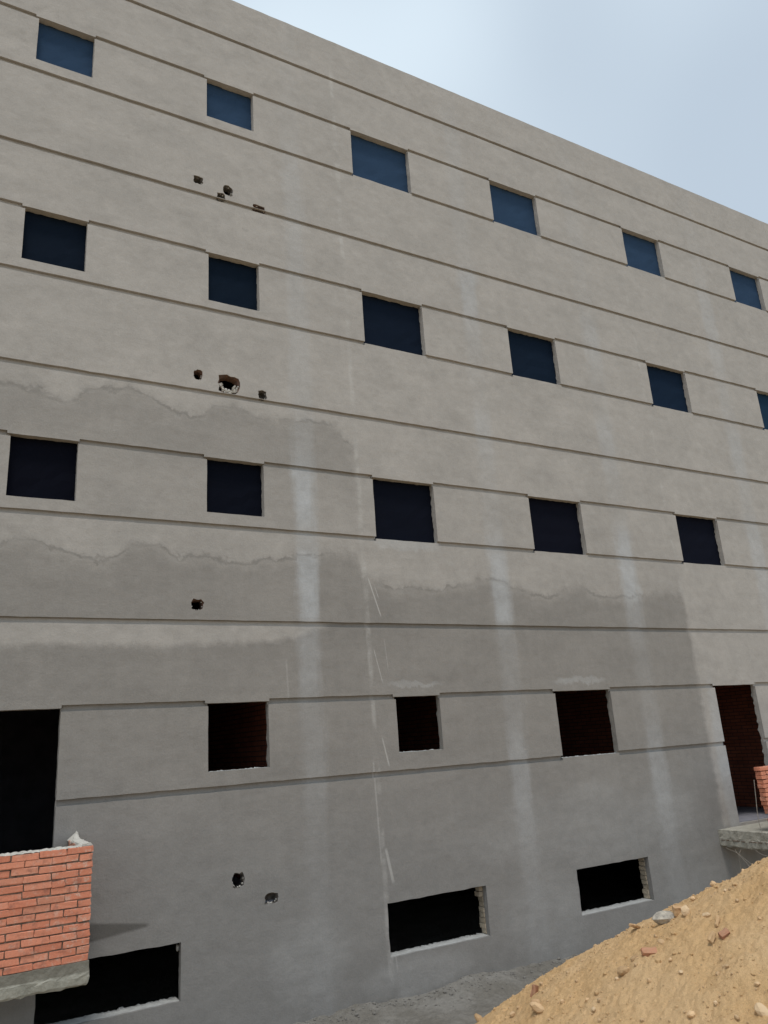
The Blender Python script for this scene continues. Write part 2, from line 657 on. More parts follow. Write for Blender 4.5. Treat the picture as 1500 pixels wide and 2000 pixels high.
def vnoise(x, y, seed):
    """smooth value noise on arrays"""
    xi, yi = np.floor(x).astype(np.int64), np.floor(y).astype(np.int64)
    xf, yf = x - xi, y - yi

    def h(a, b_):
        k = (a * 374761393 + b_ * 668265263 + seed * 982451653) & 0xffffffff
        k = ((k ^ (k >> 13)) * 1274126177) & 0xffffffff
        return ((k ^ (k >> 16)) & 0xffff) / 65535.0
    u, v = xf * xf * (3 - 2 * xf), yf * yf * (3 - 2 * yf)
    return (h(xi, yi) * (1 - u) + h(xi + 1, yi) * u) * (1 - v) + (h(xi, yi + 1) * (1 - u) + h(xi + 1, yi + 1) * u) * v - .5


def fbm(x, y, seed, octs):
    s = 0
    for f, a in octs:
        s = s + a * vnoise(x * f + 13.7 * seed, y * f - 7.1 * seed, seed + int(f * 10))
        seed += 1
    return s


# ------------------------------------------------------------------ the ground
def ground_h(x, y):
    h = GZ + fbm(x, y, 3, [(.7, .10), (2.3, .05), (7, .03), (19, .016)]) * np.clip((11 - y) / 2, 0, 1)
    h = h + 0.07 * np.clip((y - 9.35) / .6, 0, 1) * np.clip((11 - y), 0, 1) * (1 + fbm(x, y, 9, [(3, .9), (9, .6)]))
    # the bank the photographer stands on
    d = np.sqrt(np.clip(y, 0, None) ** 2 + (np.clip(np.abs(x + 1) - 3, 0, None)) ** 2)
    bank = np.clip(1 - (d - 1.2) / 2.6, 0, 1)
    bank = bank * bank * (3 - 2 * bank)
    return h + bank * 1.6


def axis(dense0, dense1, step, lo, hi):
    a = list(np.arange(dense0, dense1, step))
    s, v = step, dense0
    L = []
    while v > lo:
        s *= 1.35
        v -= s
        L.append(max(v, lo))
    s, v = step, a[-1]
    U = []
    while v < hi:
        s *= 1.35
        v += s
        U.append(min(v, hi))
    return np.array(L[::-1] + a + U)


def grid_mesh(ax, ay, hf):
    gx, gy = np.meshgrid(ax, ay)
    gz = hf(gx, gy)
    V = np.stack([gx.ravel(), gy.ravel(), gz.ravel()], 1)
    nx_, ny = len(ax), len(ay)
    i = np.arange(nx_ * ny).reshape(ny, nx_)
    F = np.stack([i[:-1, :-1].ravel(), i[:-1, 1:].ravel(), i[1:, 1:].ravel(), i[1:, :-1].ravel()], 1)
    return V, F.tolist()


V, F = grid_mesh(axis(2.0, 12.0, .035, -600, 600), axis(7.6, 10.02, .03, -600, 600), ground_h)
tag(obj('ground', V, F, 'ground', origin=(0, 0, GZ)), kind='structure', label='grey trodden soil along the wall foot')

# ------------------------------------------------------------------ the building
BX0, BX1, BY1 = -5.0, 24.0, 18.0
building = empty('unfinished_building', (6.0, 10.0, GZ))
tag(building, 'long grey cement-rendered building with square unglazed windows and horizontal grooves', 'building')

YF, YB = 10.0, 10.043         # front and back of the render coat
YW = 10.045                   # front of the wall behind it
WALL_T = 0.050

# openings: x0, x1, z0, z1
ROWS = {
    1: dict(wt=10.725, gb=9.765, wins=[(.43, 1.22, 9.93), (2.98, 3.78, 9.94), (5.64, 6.86, 9.73), (8.77, 9.97, 9.73), (12.45, 13.63, 9.73), (16.12, 17.28, 9.73)]),
    2: dict(wt=7.370, gb=6.405, wins=[(.45, 1.26, 6.545), (3.01, 3.82, 6.535), (5.66, 6.86, 6.37), (8.77, 9.94, 6.37), (12.47, 13.67, 6.37), (16.12, 17.28, 6.37)]),
    3: dict(wt=4.010, gb=3.040, wins=[(.49, 1.29, 3.19), (2.99, 3.83, 3.20), (5.64, 6.77, 3.005), (8.77, 9.99, 3.005), (12.53, 13.78, 3.005)]),
    4: dict(wt=0.630, gb=-.385, wins=[(3.01, 3.83, -.21), (5.79, 6.55, -.15), (8.82, 10.06, -.42)], doors=[(.03, 1.25, -1.80), (12.765, 13.95, -1.80)]),
}
BASE = [(1.15, 2.69, -2.68, -2.07), (5.45, 7.08, -2.71, -2.06), (8.81, 10.37, -2.72, -2.07)]
GH = 0.072
ROOF, G0 = 12.63, 11.754
MID = {1: 8.42, 2: 5.04, 3: 1.706}

# holes knocked through the render (cx, cz, rx, rz, pierced?)
HOLES = [
    (2.845, 8.64, .076, .074, 1, 1), (3.325, 8.605, .076, .092, 1, 2), (3.215, 8.455, .066, .070, 0, 3), (3.85, 8.435, .105, .062, 0, 4),
    (2.860, 5.26, .062, .080, 1, 5), (3.320, 5.195, .160, .148, 1, 6), (3.835, 5.110, .068, .080, 0, 7),
    (2.865, 1.905, .084, .075, 1, 8), (3.390, -1.505, .082, .088, 1, 9), (3.815, -1.765, .092, .062, 0, 10),
]


def holes_in(x0, x1, z0, z1):
    out = []
    for cx, cz, rx, rz, pc, sd in HOLES:
        if x0 < cx < x1 and z0 + .001 < cz < z1:
            pts = jag(cx, cz, rx, rz, seed=sd)
            pts = [(px, min(max(pz, z0 + .006), z1 - .006)) for px, pz in pts]
            out.append(pts)
    return out


def panel(outer, holes=()):
    V, F = plate(outer, holes, YF, YB)
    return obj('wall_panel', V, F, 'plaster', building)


def band(z0, z1, tabs_down=(), tabs_up=(), zd=0, zu=0, holes=True, extra=(), x0=BX0, x1=BX1):
    """full-length band of render; tabs reach over the grooves at the openings"""
    o = [(x0, z0)]
    for a, b_ in sorted(tabs_down):
        o += [(a, z0), (a, zd), (b_, zd), (b_, z0)]
    o += [(x1, z0), (x1, z1)]
    for a, b_ in sorted(tabs_up, reverse=True):
        o += [(b_, z1), (b_, zu), (a, zu), (a, z1)]
    o += [(x0, z1)]
    hs = (holes_in(x0, x1, z0, z1) if holes else []) + list(extra)
    return panel(wobble(o), hs)


band(G0, ROOF)
prev_low = G0 - GH
for r in (1, 2, 3, 4):
    d = ROWS[r]
    wt, gb = d['wt'], d['gb']
    g1 = wt + .035                                     # upper edge of the top groove
    wins = list(d['wins'])
    doors = d.get('doors', [])
    ops = sorted([(a, b_, c) for a, b_, c in wins] + [(a, b_, c) for a, b_, c in doors])
    # band above the windows, reaching down to the heads
    td = []
    for a, b_, c in ops:
        small = c > gb
        td.append((a - (.04 if small or r == 4 else .002), b_ + (.012 if small else .004)))
    band(g1, prev_low, tabs_down=td, zd=wt)
    # piers between the windows
    full = [w for w in ops if w[2] <= gb]              # openings that cut the lower groove
    small = [w for w in ops if w[2] > gb]
    edges = [BX0] + [e for w in full for e in (w[0], w[1])] + [BX1]
    zt = g1 - GH
    for i in range(0, len(edges), 2):
        a, b_ = edges[i], edges[i + 1]
        o = [(a, gb), (b_, gb), (b_, zt)]
        # beside a full opening the pier rises to the head
        for w in sorted([w for w in small if a < w[0] < b_], reverse=True):
            o += [(w[1], zt), (w[1], w[2]), (w[0], w[2]), (w[0], zt)]
        o += [(a, zt)]
        panel(wobble(o))
    # reach-ups of the band below
    tu = [(w[0] - .002, w[1] + .004) for w in full if w[2] > -1]
    if r < 4:
        band(MID[r], gb - GH, tabs_up=tu, zu=ROWS[r]['wins'][2][2])
        prev_low = MID[r] - GH
    else:
        # the plain base of the wall, notched by the doors, pierced by the cellar windows
        z1 = gb - GH
        o = [(BX0, GZ - .4), (BX1, GZ - .4), (BX1, z1)]
        marks = [(a, b_, 'd', c) for a, b_, c in doors] + [(a, b_, 'u', -.42) for a, b_ in tu]
        for a, b_, k, c in sorted(marks, reverse=True):
            if k == 'd':
                o += [(b_, z1), (b_, c), (a, c), (a, z1)]
            else:
                o += [(b_, z1), (b_, c), (a, c), (a, z1)]
        o += [(BX0, z1)]
        hs = [wobble([(a, c), (b_, c), (b_, e), (a, e)], .12, .003) for a, b_, c, e in BASE]
        panel(wobble(o), hs + holes_in(BX0, BX1, GZ, z1))

# masonry wall behind the render, one plate with all openings
G = 0.016
wh = []
for r, d in ROWS.items():
    for a, b_, c in d['wins'] + d.get('doors', []):
        wh.append([(a - G, c - G), (b_ + G, c - G), (b_ + G, d['wt'] + G), (a - G, d['wt'] + G)])
for a, b_, c, e in BASE:
    wh.append([(a - G, c - G), (b_ + G, c - G), (b_ + G, e + G), (a - G, e + G)])
for cx, cz, rx, rz, pc, sd in HOLES:
    wh.append(jag(cx, cz - .004, rx * .90, rz * .86, n=18, j=.10, seed=sd + 50))
V, F = plate([(BX0, GZ - .4), (BX1, GZ - .4), (BX1, ROOF - .004), (BX0, ROOF - .004)], wh, YW, YW + WALL_T)
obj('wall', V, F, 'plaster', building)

# shell: sides, back, roof and floors
obj('side_wall', *box(BX0, BX0 + .2, YW + WALL_T, BY1, GZ - .4, ROOF - .006), 'plaster', building)
obj('side_wall', *box(BX1 - .2, BX1, YW + WALL_T, BY1, GZ - .4, ROOF - .006), 'plaster', building)
obj('rear_wall', *box(BX0, BX1, BY1, BY1 + .2, GZ - .4, ROOF - .006), 'plaster', building)
obj('roof_slab', *box(BX0 + .2, BX1 - .2, YW + WALL_T, BY1, 11.6, 11.8), 'inner', building)
for z in (8.0, 4.6, 1.25, -1.98):
    obj('floor_slab', *box(BX0 + .2, BX1 - .2, YW + WALL_T + .001, BY1, z, z + .18), 'inner', building)
for x, y1 in ((4.12, 15.0), (11.6, 16.0), (15.15, 14.9), (7.6, 16), (2.2, 17.9)):
    obj('partition_wall', *box(x, x + .12, YW + WALL_T + .002, y1, -1.799, 1.249), 'partition', building)
obj('partition_wall', *box(BX0 + .2, BX1 - .2, 17.6, 17.7, -1.798, 1.248), 'inner', building)


# window linings with a torn inner edge, sills, planes painted with room shade
def lining(x0, x1, z0, z1, door=False, depth=.060, tear=.012, sill=True, seed=0, sdepth=None, name='window'):
    r = random.Random(seed)
    ya = YB + .0005
    t = 0.014
    parts = []

    def strip(a, b_, nrm, n, dmul=1.0):
        V, F = [], []
        for i in range(n + 1):
            k = i / n
            p = (a[0] + (b_[0] - a[0]) * k, a[1] + (b_[1] - a[1]) * k)
            yb = ya + depth * dmul + r.gauss(0, tear)
            inn = r.uniform(-.0015, .003)
            V += [(p[0] + nrm[0] * .001, ya, p[1] + nrm[1] * .001), (p[0] + nrm[0] * inn, yb, p[1] + nrm[1] * inn),
                  (p[0] - nrm[0] * t, yb - .01, p[1] - nrm[1] * t), (p[0] - nrm[0] * t, ya, p[1] - nrm[1] * t)]
        for i in range(n):
            for k in range(4):
                k2 = (k + 1) % 4
                F.append((i * 4 + k, i * 4 + k2, i * 4 + 4 + k2, i * 4 + 4 + k))
        F.append((3, 2, 1, 0))
        F.append(tuple(n * 4 + k for k in range(4)))
        return V, F
    nh = max(6, int((x1 - x0) / .05))
    nv = max(6, int((z1 - z0) / .05))
    parts.append(strip((x0, z1), (x1, z1), (0, -1), nh))
    parts.append(strip((x0, z0 + .002), (x0, z1 - .002), (1, 0), nv))
    parts.append(strip((x1, z0 + .002), (x1, z1 - .002), (-1, 0), nv))
    o = obj(name, *merge(*parts), 'plaster', building)
    if sill:
        # mortar sill, lumpy at its inner edge
        n = int((x1 - x0) / .022)
        V, F = [], []
        for i in range(n + 1):
            xx = x0 + (x1 - x0) * i / n
            yb = ya + (sdepth or depth) + r.gauss(0, .010)
            lump = max(0, math.sin(i * .37 + seed) + math.sin(i * .91 + seed * 2.3)) * .006
            hz = z0 + max(0, r.gauss(.002, .004)) + lump * r.random() + (.016 * r.random() if r.random() < .06 else 0)
            V += [(xx, ya, z0 + .001), (xx, ya + (sdepth or depth) * .55, z0 + .004), (xx, yb, hz), (xx, yb + .01, z0 - t), (xx, ya, z0 - t)]
        for i in range(n):
            for k in range(5):
                k2 = (k + 1) % 5
                F.append((i * 5 + k2, i * 5 + k, i * 5 + 5 + k, i * 5 + 5 + k2))
        F.append((0, 1, 2, 3, 4))
        F.append(tuple(n * 5 + k for k in (4, 3, 2, 1, 0)))
        obj('sill', V, F, 'sill', o)
    return o


SHADE_TINT = {1: [(.0285, .056, .105)] * 6,  # room shade and sky haze as colour, per row and window
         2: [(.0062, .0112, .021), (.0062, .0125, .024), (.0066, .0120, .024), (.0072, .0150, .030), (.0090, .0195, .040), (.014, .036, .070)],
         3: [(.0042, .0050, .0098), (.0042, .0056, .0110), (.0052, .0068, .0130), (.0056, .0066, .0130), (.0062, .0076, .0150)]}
for r in (1, 2, 3):
    d = ROWS[r]
    for i, (a, b_, c) in enumerate(d['wins']):
        w = lining(a, b_, c, d['wt'], seed=r * 10 + i, tear=.004 if r == 1 else .008, sill=True)
        # added slack plane; room shade and haze are put into its colour
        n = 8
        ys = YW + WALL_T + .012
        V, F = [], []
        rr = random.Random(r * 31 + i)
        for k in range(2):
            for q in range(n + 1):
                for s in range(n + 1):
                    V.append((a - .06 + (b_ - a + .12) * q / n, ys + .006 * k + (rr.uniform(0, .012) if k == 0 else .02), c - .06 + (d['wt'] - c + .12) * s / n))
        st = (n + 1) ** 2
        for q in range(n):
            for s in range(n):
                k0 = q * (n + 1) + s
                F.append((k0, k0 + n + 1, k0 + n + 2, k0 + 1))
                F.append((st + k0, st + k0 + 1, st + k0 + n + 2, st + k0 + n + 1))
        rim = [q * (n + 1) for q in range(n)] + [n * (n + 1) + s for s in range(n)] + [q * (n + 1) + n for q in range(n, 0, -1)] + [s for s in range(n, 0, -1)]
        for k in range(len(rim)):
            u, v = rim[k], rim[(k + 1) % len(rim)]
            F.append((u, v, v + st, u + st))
        obj('painted_shade', V, F, shade_mat('painted_shade_%d_%d' % (r, i), SHADE_TINT[r][i]), w)
for i, (a, b_, c) in enumerate(ROWS[4]['wins']):
    lining(a, b_, c, ROWS[4]['wt'], seed=60 + i)
for i, (a, b_, c) in enumerate(ROWS[4]['doors']):
    lining(a, b_, c, ROWS[4]['wt'], seed=70 + i, sill=False, name='doorway')
lime_me = None
for i, (a, b_, c, e) in enumerate(BASE):
    w = lining(a, b_, c, e, seed=80 + i, depth=.045, tear=.004, sdepth=.185)
    # toothed brick ends showing behind the render at the right jamb
    z = c + .01
    k = 0
    rr = random.Random(90 + i)
    while z < e - .03 and i > 0:
        h = .070
        if z + h > e - .01:
            break
        dx = rr.uniform(.004, .022) + (.05 if (i == 1 and z > e - .17) else 0)
        V, F = rock_box = box(b_ - dx, b_ + .05, YW + .050, YW + .050 + .105 + rr.uniform(-.01, .02), z, z + h - .008)
        V = [(p[0] + rr.uniform(-.004, .004), p[1] + rr.uniform(-.004, .004), p[2] + rr.uniform(-.003, .003)) for p in V]
        obj('brick', V, F, 'lime', w)
        z += h
        k += 1
# lump of mortar at the corner of the left cellar window
V, F = rock(5, 2)
obj('mortar_lump', [(2.672 + p[0] * .02, YW + .05 + p[1] * .03, -2.135 + p[2] * .045) for p in V], F, 'rubble', building)

# broken holes: a rough pocket behind each, crumbs on the lower rim
for cx, cz, rx, rz, pc, sd in HOLES:
    rr = random.Random(sd + 7)
    hol = None
    # pocket lining: a ring of rough brick between the render and the wall
    ring = jag(cx, cz, rx * 1.0, rz * 1.0, n=18, seed=sd)
    inner = jag(cx, cz - .004, rx * .88, rz * .84, n=18, j=.10, seed=sd + 50)
    V, F = [], []
    n = len(ring)
    for i in range(n):
        V += [(ring[i][0], YF + .012, ring[i][1]), (inner[i][0], YW + .002, inner[i][1])]
        V.append((cx + (inner[i][0] - cx) * rr.uniform(.82, .98), YW + WALL_T + .035, cz + (inner[i][1] - cz) * rr.uniform(.82, .98)))
    for i in range(n):
        j = (i + 1) % n
        F.append((i * 3, i * 3 + 1, j * 3 + 1, j * 3))
        F.append((i * 3 + 1, i * 3 + 2, j * 3 + 2, j * 3 + 1))
    if not pc:
        V.append((cx, YW + WALL_T + .03, cz - rz * .2))
        k = len(V) - 1
        for i in range(n):
            F.append((i * 3 + 2, k, ((i + 1) % n) * 3 + 2))
    hol = obj('broken_hole', V, F, 'cavity' if sd in (4, 5, 6, 8) else 'cavity_grey', building)
    parts = []
    for q in range(10 if rx < .12 else 60):
        t = rr.uniform(-1, 1)
        s = rr.uniform(.006, .017) * (1.7 if rx > .12 else 1)
        ang = rr.uniform(math.pi * 1.05, math.pi * 1.95) if rr.random() < .75 else rr.uniform(0, 2 * math.pi)
        if rx > .12:
            ang = rr.uniform(math.pi * 1.0, math.pi * 2.0)
        kr = rr.uniform(.55, .95) if rx > .12 else .88
        px, pz = cx + math.cos(ang) * rx * kr, cz + math.sin(ang) * rz * kr
        rv, rf = rock(rr.randrange(9999), 1)
        parts.append(([(px + p[0] * s, YW - .008 + p[1] * s, pz + p[2] * s) for p in rv], rf))
    tag(obj('crumbled_rim', *merge(*parts), 'rubble', hol), kind='stuff')

# ------------------------------------------------------------------ bricks (shared meshes)
def brick_mesh(name, lx, ly, lz, seed, mat):
    r = random.Random(seed)
    bm = bmesh.new()
    bmesh.ops.create_cube(bm, size=1)
    for v in bm.verts:
        v.co = Vector((v.co.x * lx, v.co.y * ly, v.co.z * lz))
    bmesh.ops.bevel(bm, geom=bm.edges[:] , offset=.004, segments=1, affect='EDGES')
    for v in bm.verts:
        v.co += Vector((r.gauss(0, .0035), r.gauss(0, .002), r.gauss(0, .0024)))
    me = bpy.data.meshes.new(name)
    bm.to_mesh(me)
    bm.free()
    me.materials.append(M[mat])
    return me


LONG = [brick_mesh('brick', .246, .115, .060, 100 + i, 'brick') for i in range(7)]
HALF = [brick_mesh('half_brick', .118, .115, .060, 200 + i, 'brick') for i in range(4)]


def put_brick(me, x, y, z, rz, parent):
    o = bpy.data.objects.new('brick', me)
    col.objects.link(o)
    o.rotation_euler = (random.gauss(0, .006), random.gauss(0, .008), rz + random.gauss(0, .008))
    place(o, (x, y, z), parent)
    return o


# ------------------------------------------------------------------ left balcony
def rough_slab(x0, x1, y0, y1, z0, z1, seed, amp=.008, lip=.0, step=.05):
    """cast slab: top face plus rough vertical faces"""
    r = random.Random(seed)
    ring = []

    def side(a, b_):
        L = math.hypot(b_[0] - a[0], b_[1] - a[1])
        n = max(2, int(L / step))
        return [(a[0] + (b_[0] - a[0]) * i / n, a[1] + (b_[1] - a[1]) * i / n) for i in range(n)]
    ring = side((x0, y0), (x1, y0)) + side((x1, y0), (x1, y1)) + side((x1, y1), (x0, y1)) + side((x0, y1), (x0, y0))
    lev = [0, .10, .36, .48, .56, .8, 1]
    offs = [-.012, 0.004, .0 + lip, lip, 0, 0, 0]
    V, F = [], []
    n = len(ring)
    cx, cy = (x0 + x1) / 2, (y0 + y1) / 2
    for li, l in enumerate(lev):
        for i, (px, py) in enumerate(ring):
            nx_ = (1 if abs(px - x1) < 1e-6 else -1 if abs(px - x0) < 1e-6 else 0)
            ny = (-1 if abs(py - y0) < 1e-6 else 0)
            k = offs[li] + r.gauss(0, amp * .6)
            if py > 9.97:
                k = min(k, 0)
            V.append((px + nx_ * k, min(py + ny * k, 9.9985), z0 + (z1 - z0) * l + (r.gauss(0, amp) if 0 < l < 1 else r.gauss(0, amp * (.9 if l == 0 else .25)))))
    for li in range(len(lev) - 1):
        for i in range(n):
            j = (i + 1) % n
            F.append((li * n + i, li * n + j, (li + 1) * n + j, (li + 1) * n + i))
    k = len(V)
    V.append((cx, cy, z0))
    V.append((cx, cy, z1))
    for i in range(n):
        j = (i + 1) % n
        F.append((k, j, i))
        F.append((k + 1, (len(lev) - 1) * n + i, (len(lev) - 1) * n + j))
    return V, F


BLX0, BLX1 = -.75, 1.505
SL_T, SL_B = -1.872, -2.085
V, F = rough_slab(BLX0, BLX1, 8.99, 9.998, SL_B, SL_T, 3, amp=.005, lip=.010)
balc = obj('balcony', V, F, 'slab', building)
tag(balc, label='brick balcony with pale concrete slab at the left edge')
PITCH = .0707
NC = 15
for c in range(NC):
    z = SL_T + .033 + c * PITCH
    # front leaf, laid from the right corner
    x = BLX1 - .003 + random.gauss(0, .003)
    first = True
    while x > BLX0 + .05:
        if first and c % 2:
            L, me = .118, random.choice(HALF)
        elif (not first) and random.random() < .05:
            L, me = .118, random.choice(HALF)
        else:
            L, me = .246, random.choice(LONG)
        if x - L < BLX0:
            break
        put_brick(me, x - L / 2, 9.0 + .0575 + random.gauss(0, .0032), z + random.gauss(0, .0025), 0, balc)
        x -= L + random.uniform(.004, .016)
        first = False
    # return leaf to the wall
    y = 9.125
    first = True
    while y < 9.97:
        half = (first and not c % 2) or y + .246 > 9.995
        L, me = (.118, random.choice(HALF)) if half else (.246, random.choice(LONG))
        if y + L > 9.997:
            break
        put_brick(me, BLX1 - .0605 + random.gauss(0, .002), y + L / 2, z + random.gauss(0, .0015), math.pi / 2, balc)
        y += L + random.uniform(.007, .012)
        first = False
ztop = SL_T + NC * PITCH
obj('mortar_bed', *merge(box(BLX0 + .01, BLX1 - .012, 9.0095, 9.105, SL_T - .01, ztop - .006), box(BLX1 - .109, BLX1 - .0125, 9.106, 9.996, SL_T - .01, ztop - .007)), 'mortar_dark', balc)


def cap(x0, x1, y0, y1, z, seed, h=.014, rise=None, along='x', taper=0):
    r = random.Random(seed)
    L = (x1 - x0) if along == 'x' else (y1 - y0)
    n = int(L / .025)
    V, F = [], []
    for i in range(n + 1):
        t = i / n
        e = h * r.uniform(.5, 1.4) + (rise(t) if rise else 0)
        a, b_ = r.gauss(0, .004), r.gauss(0, .004)
        if along == 'x':
            p = x0 + L * t
            V += [(p, y0 + a, z - .012 * r.random()), (p, y0 + .012 + a, z + e * .8), (p, (y0 + y1) / 2, z + e), (p, y1 - .01 + b_, z + e * .7), (p, y1 + b_, z - .012)]
        else:
            p = y0 + L * t
            xa = x0 + taper * max(0, (t - .6) / .4)
            V += [(x1 + a, p, z - .012 * r.random()), (x1 - .012 + a, p, z + e * .8), ((xa + x1) / 2, p, z + e), (xa + .01 + b_, p, z + e * .75), (x0 + b_, p, z - .03 * r.random())]
    for i in range(n):
        for k in range(5):
            k2 = (k + 1) % 5
            F.append((i * 5 + k, i * 5 + 5 + k, i * 5 + 5 + k2, i * 5 + k2))
    F.append((0, 1, 2, 3, 4))
    F.append(tuple(n * 5 + k for k in (4, 3, 2, 1, 0)))
    return V, F


obj('mortar_cap', *merge(cap(BLX0, BLX1 - .11, 9.004, 9.112, ztop - .004, 1), cap(BLX1 - .118, BLX1 - .002, 9.03, 9.998, ztop - .004, 2, rise=lambda t: .065 * max(0, (t - .70) / .30) ** 1.3 + .004, taper=.07, along='y')), 'mortar_pale', balc)

# ------------------------------------------------------------------ right landing
LX0, LX1, LY0 = 12.155, 15.6, 8.98
V, F = rough_slab(LX0, LX1, LY0, 9.998, -2.12, -1.845, 8, amp=.009, lip=.004)
land = obj('landing', V, F, 'slab_dark', building)
tag(land, label='concrete landing slab below the right doorway')
# shutter-board line along the slab edge
parts = []
rr = random.Random(4)
y = 9.95
while y > 9.05:
    L = rr.uniform(.05, .16)
    parts.append(box(LX0 - .014, LX0 + .01, y - L, y, -2.012 + rr.uniform(-.004, .004), -2.002 + rr.uniform(-.003, .003)))
    y -= L + rr.uniform(.02, .08)
obj('form_groove', *merge(*parts), 'mortar_dark', land)
# started brick parapet along the slab front, its left end toothed
for c in range(NC):
    z = -1.845 + .036 + c * .0690
    x = 12.262 + (.10, .14, .09, .16, .06, .045, .02, .0, .012, .02, -.004, .008, .0, .012, -.016)[c]
    k = 0
    while x < 15.3:
        half = (k == 0 and c % 2 == 1)
        L, me = (.118, random.choice(HALF)) if half else (.246, random.choice(LONG))
        put_brick(me, x + L / 2, 9.0575 + random.gauss(0, .002), z, 0, land)
        x += L + random.uniform(.007, .012)
        k += 1
obj('mortar_bed', *box(12.45, 15.4, 9.0095, 9.105, -1.86, -1.845 + NC * .069 - .012), 'mortar_dark', land)

# bent steel rod standing on the landing, wires hanging from its edge
def strand(name, ctrl, rad, label, cat, group=None):
    pts = spline(ctrl)
    V, F = tube(pts, rad)
    o = obj(name, V, F, 'steel', smooth=True)
    return tag(o, label, cat, group)


strand('steel_rod', [(12.18, 9.10, -1.01), (12.14, 9.10, -1.30), (12.105, 9.10, -1.55), (12.10, 9.09, -1.75), (12.11, 9.07, -1.88), (12.15, 9.05, -1.955), (12.22, 9.02, -1.97)], .0055,
       'thin bent steel rod rising from the right landing slab', 'steel rod')
strand('tie_wire', [(12.20, 9.90, -2.09), (12.15, 9.87, -2.14), (12.11, 9.65, -2.19), (12.04, 9.45, -2.27), (11.95, 9.2, -2.37)], .004,
       'pale slanting wire under the landing, starting nearest the wall', 'wire', 'wires under the landing')
strand('tie_wire', [(12.20, 9.73, -2.09), (12.16, 9.71, -2.15), (12.09, 9.62, -2.20), (11.96, 9.40, -2.28), (11.84, 9.2, -2.38)], .004,
       'pale slanting wire under the landing, second from the wall', 'wire', 'wires under the landing')
strand('tie_wire', [(12.19, 9.60, -2.09), (12.16, 9.60, -2.15), (12.09, 9.60, -2.22), (12.07, 9.60, -2.42), (12.06, 9.60, -2.7)], .004,
       'pale wire hanging almost straight down from the landing slab', 'wire', 'wires under the landing')
strand('tie_wire', [(12.19, 9.31, -2.09), (12.15, 9.30, -2.12), (12.10, 9.20, -2.16), (12.08, 9.05, -2.19), (12.1, 8.9, -2.17)], .004,
       'pale sagging wire under the landing at the right picture edge', 'wire', 'wires under the landing')

# ------------------------------------------------------------------ the sand heap
HX, HY, HZ, HS, HA = 7.253, 4.370, -0.656, 0.578, 0.945


def heap_h(x, y):
    r = np.sqrt((x - HX) ** 2 + (y - HY) ** 2 * HA + .4)
    z = HZ - HS * r
    f = np.clip((z - GZ) / .5, 0, 1)
    z = z + f * fbm(x, y, 21, [(.8, .16), (1.9, .09), (4.3, .050), (9.0, .026), (19., .020), (37., .019), (71., .015)])
    # small slumps and footprints
    z = z - f * .03 * np.clip(fbm(x, y, 40, [(3.1, 1.6)]) - .35, 0, 1)
    return z


ax = np.concatenate([np.arange(2.2, 3.6, .06), np.arange(3.6, 8.6, .0125), np.arange(8.6, 12.6, .06)])
ay = np.concatenate([np.arange(-.6, 3.0, .06), np.arange(3.0, 7.9, .0125), np.arange(7.9, 9.5, .05)])


def heap_or_low(x, y):
    return np.maximum(heap_h(x, y), GZ - .35)


V, F = grid_mesh(ax, ay, heap_or_low)
F = np.array(F)
F = F[(V[F][:, :, 2] > GZ - .34).any(1)]
heap = obj('sand_heap', V, F.tolist(), 'sand', origin=(HX, HY, GZ), smooth=True)
tag(heap, 'big heap of yellow-brown sand in the right foreground', 'sand heap')


def hz(x, y):
    return float(heap_h(np.array([x]), np.array([y]))[0])


ROCKS = [rock(300 + i, 2) for i in range(8)]
TINY = [rock(400 + i, 1) for i in range(6)]


def put_rock(name, mat, x, y, sx, sy, sz, label, cat, group=None, rz=None, tilt=0.25, sink=.25, shape=None, z=None):
    v, f = ROCKS[shape if shape is not None else random.randrange(8)]
    rot = Matrix.Rotation(random.uniform(0, 6.28) if rz is None else rz, 3, 'Z') @ Matrix.Rotation(random.gauss(0, tilt), 3, 'X') @ Matrix.Rotation(random.gauss(0, tilt), 3, 'Y')
    zz = hz(x, y) if z is None else z
    V = []
    for p in v:
        q = rot @ Vector((p[0] * sx, p[1] * sy, p[2] * sz))
        V.append((x + q.x, y + q.y, zz + q.z + sz * (1 - 2 * sink)))
    return tag(obj(name, V, f, mat), label, cat, group)


def put_chip(name, mat, x, y, lx, ly, lz, rot_e, label, cat, seed, sink=.3):
    """broken flat piece: a box with knocked-off corners"""
    r = random.Random(seed)
    bm = bmesh.new()
    bmesh.ops.create_cube(bm, size=1)
    bmesh.ops.subdivide_edges(bm, edges=bm.edges[:], cuts=2, use_grid_fill=True)
    for v in bm.verts:
        e = sum(abs(c) > .49 for c in v.co)
        k = 1 - (.16 * r.random() if e == 3 else .06 * r.random() if e == 2 else 0)
        v.co = Vector((v.co.x * lx * k, v.co.y * ly * k, v.co.z * lz * k)) + Vector((r.gauss(0, .003), r.gauss(0, .003), r.gauss(0, .002)))
    from mathutils import Euler
    rm = Euler(rot_e).to_matrix()
    z = hz(x, y)
    V = [rm @ v.co for v in bm.verts]
    lo = min(v.z for v in V)
    hi = max(v.z for v in V)
    V = [(v.x + x, v.y + y, v.z + z - lo - (hi - lo) * sink) for v in V]
    F = [tuple(v.index for v in f.verts) for f in bm.faces]
    bm.free()
    return tag(obj(name, V, F, mat), label, cat)


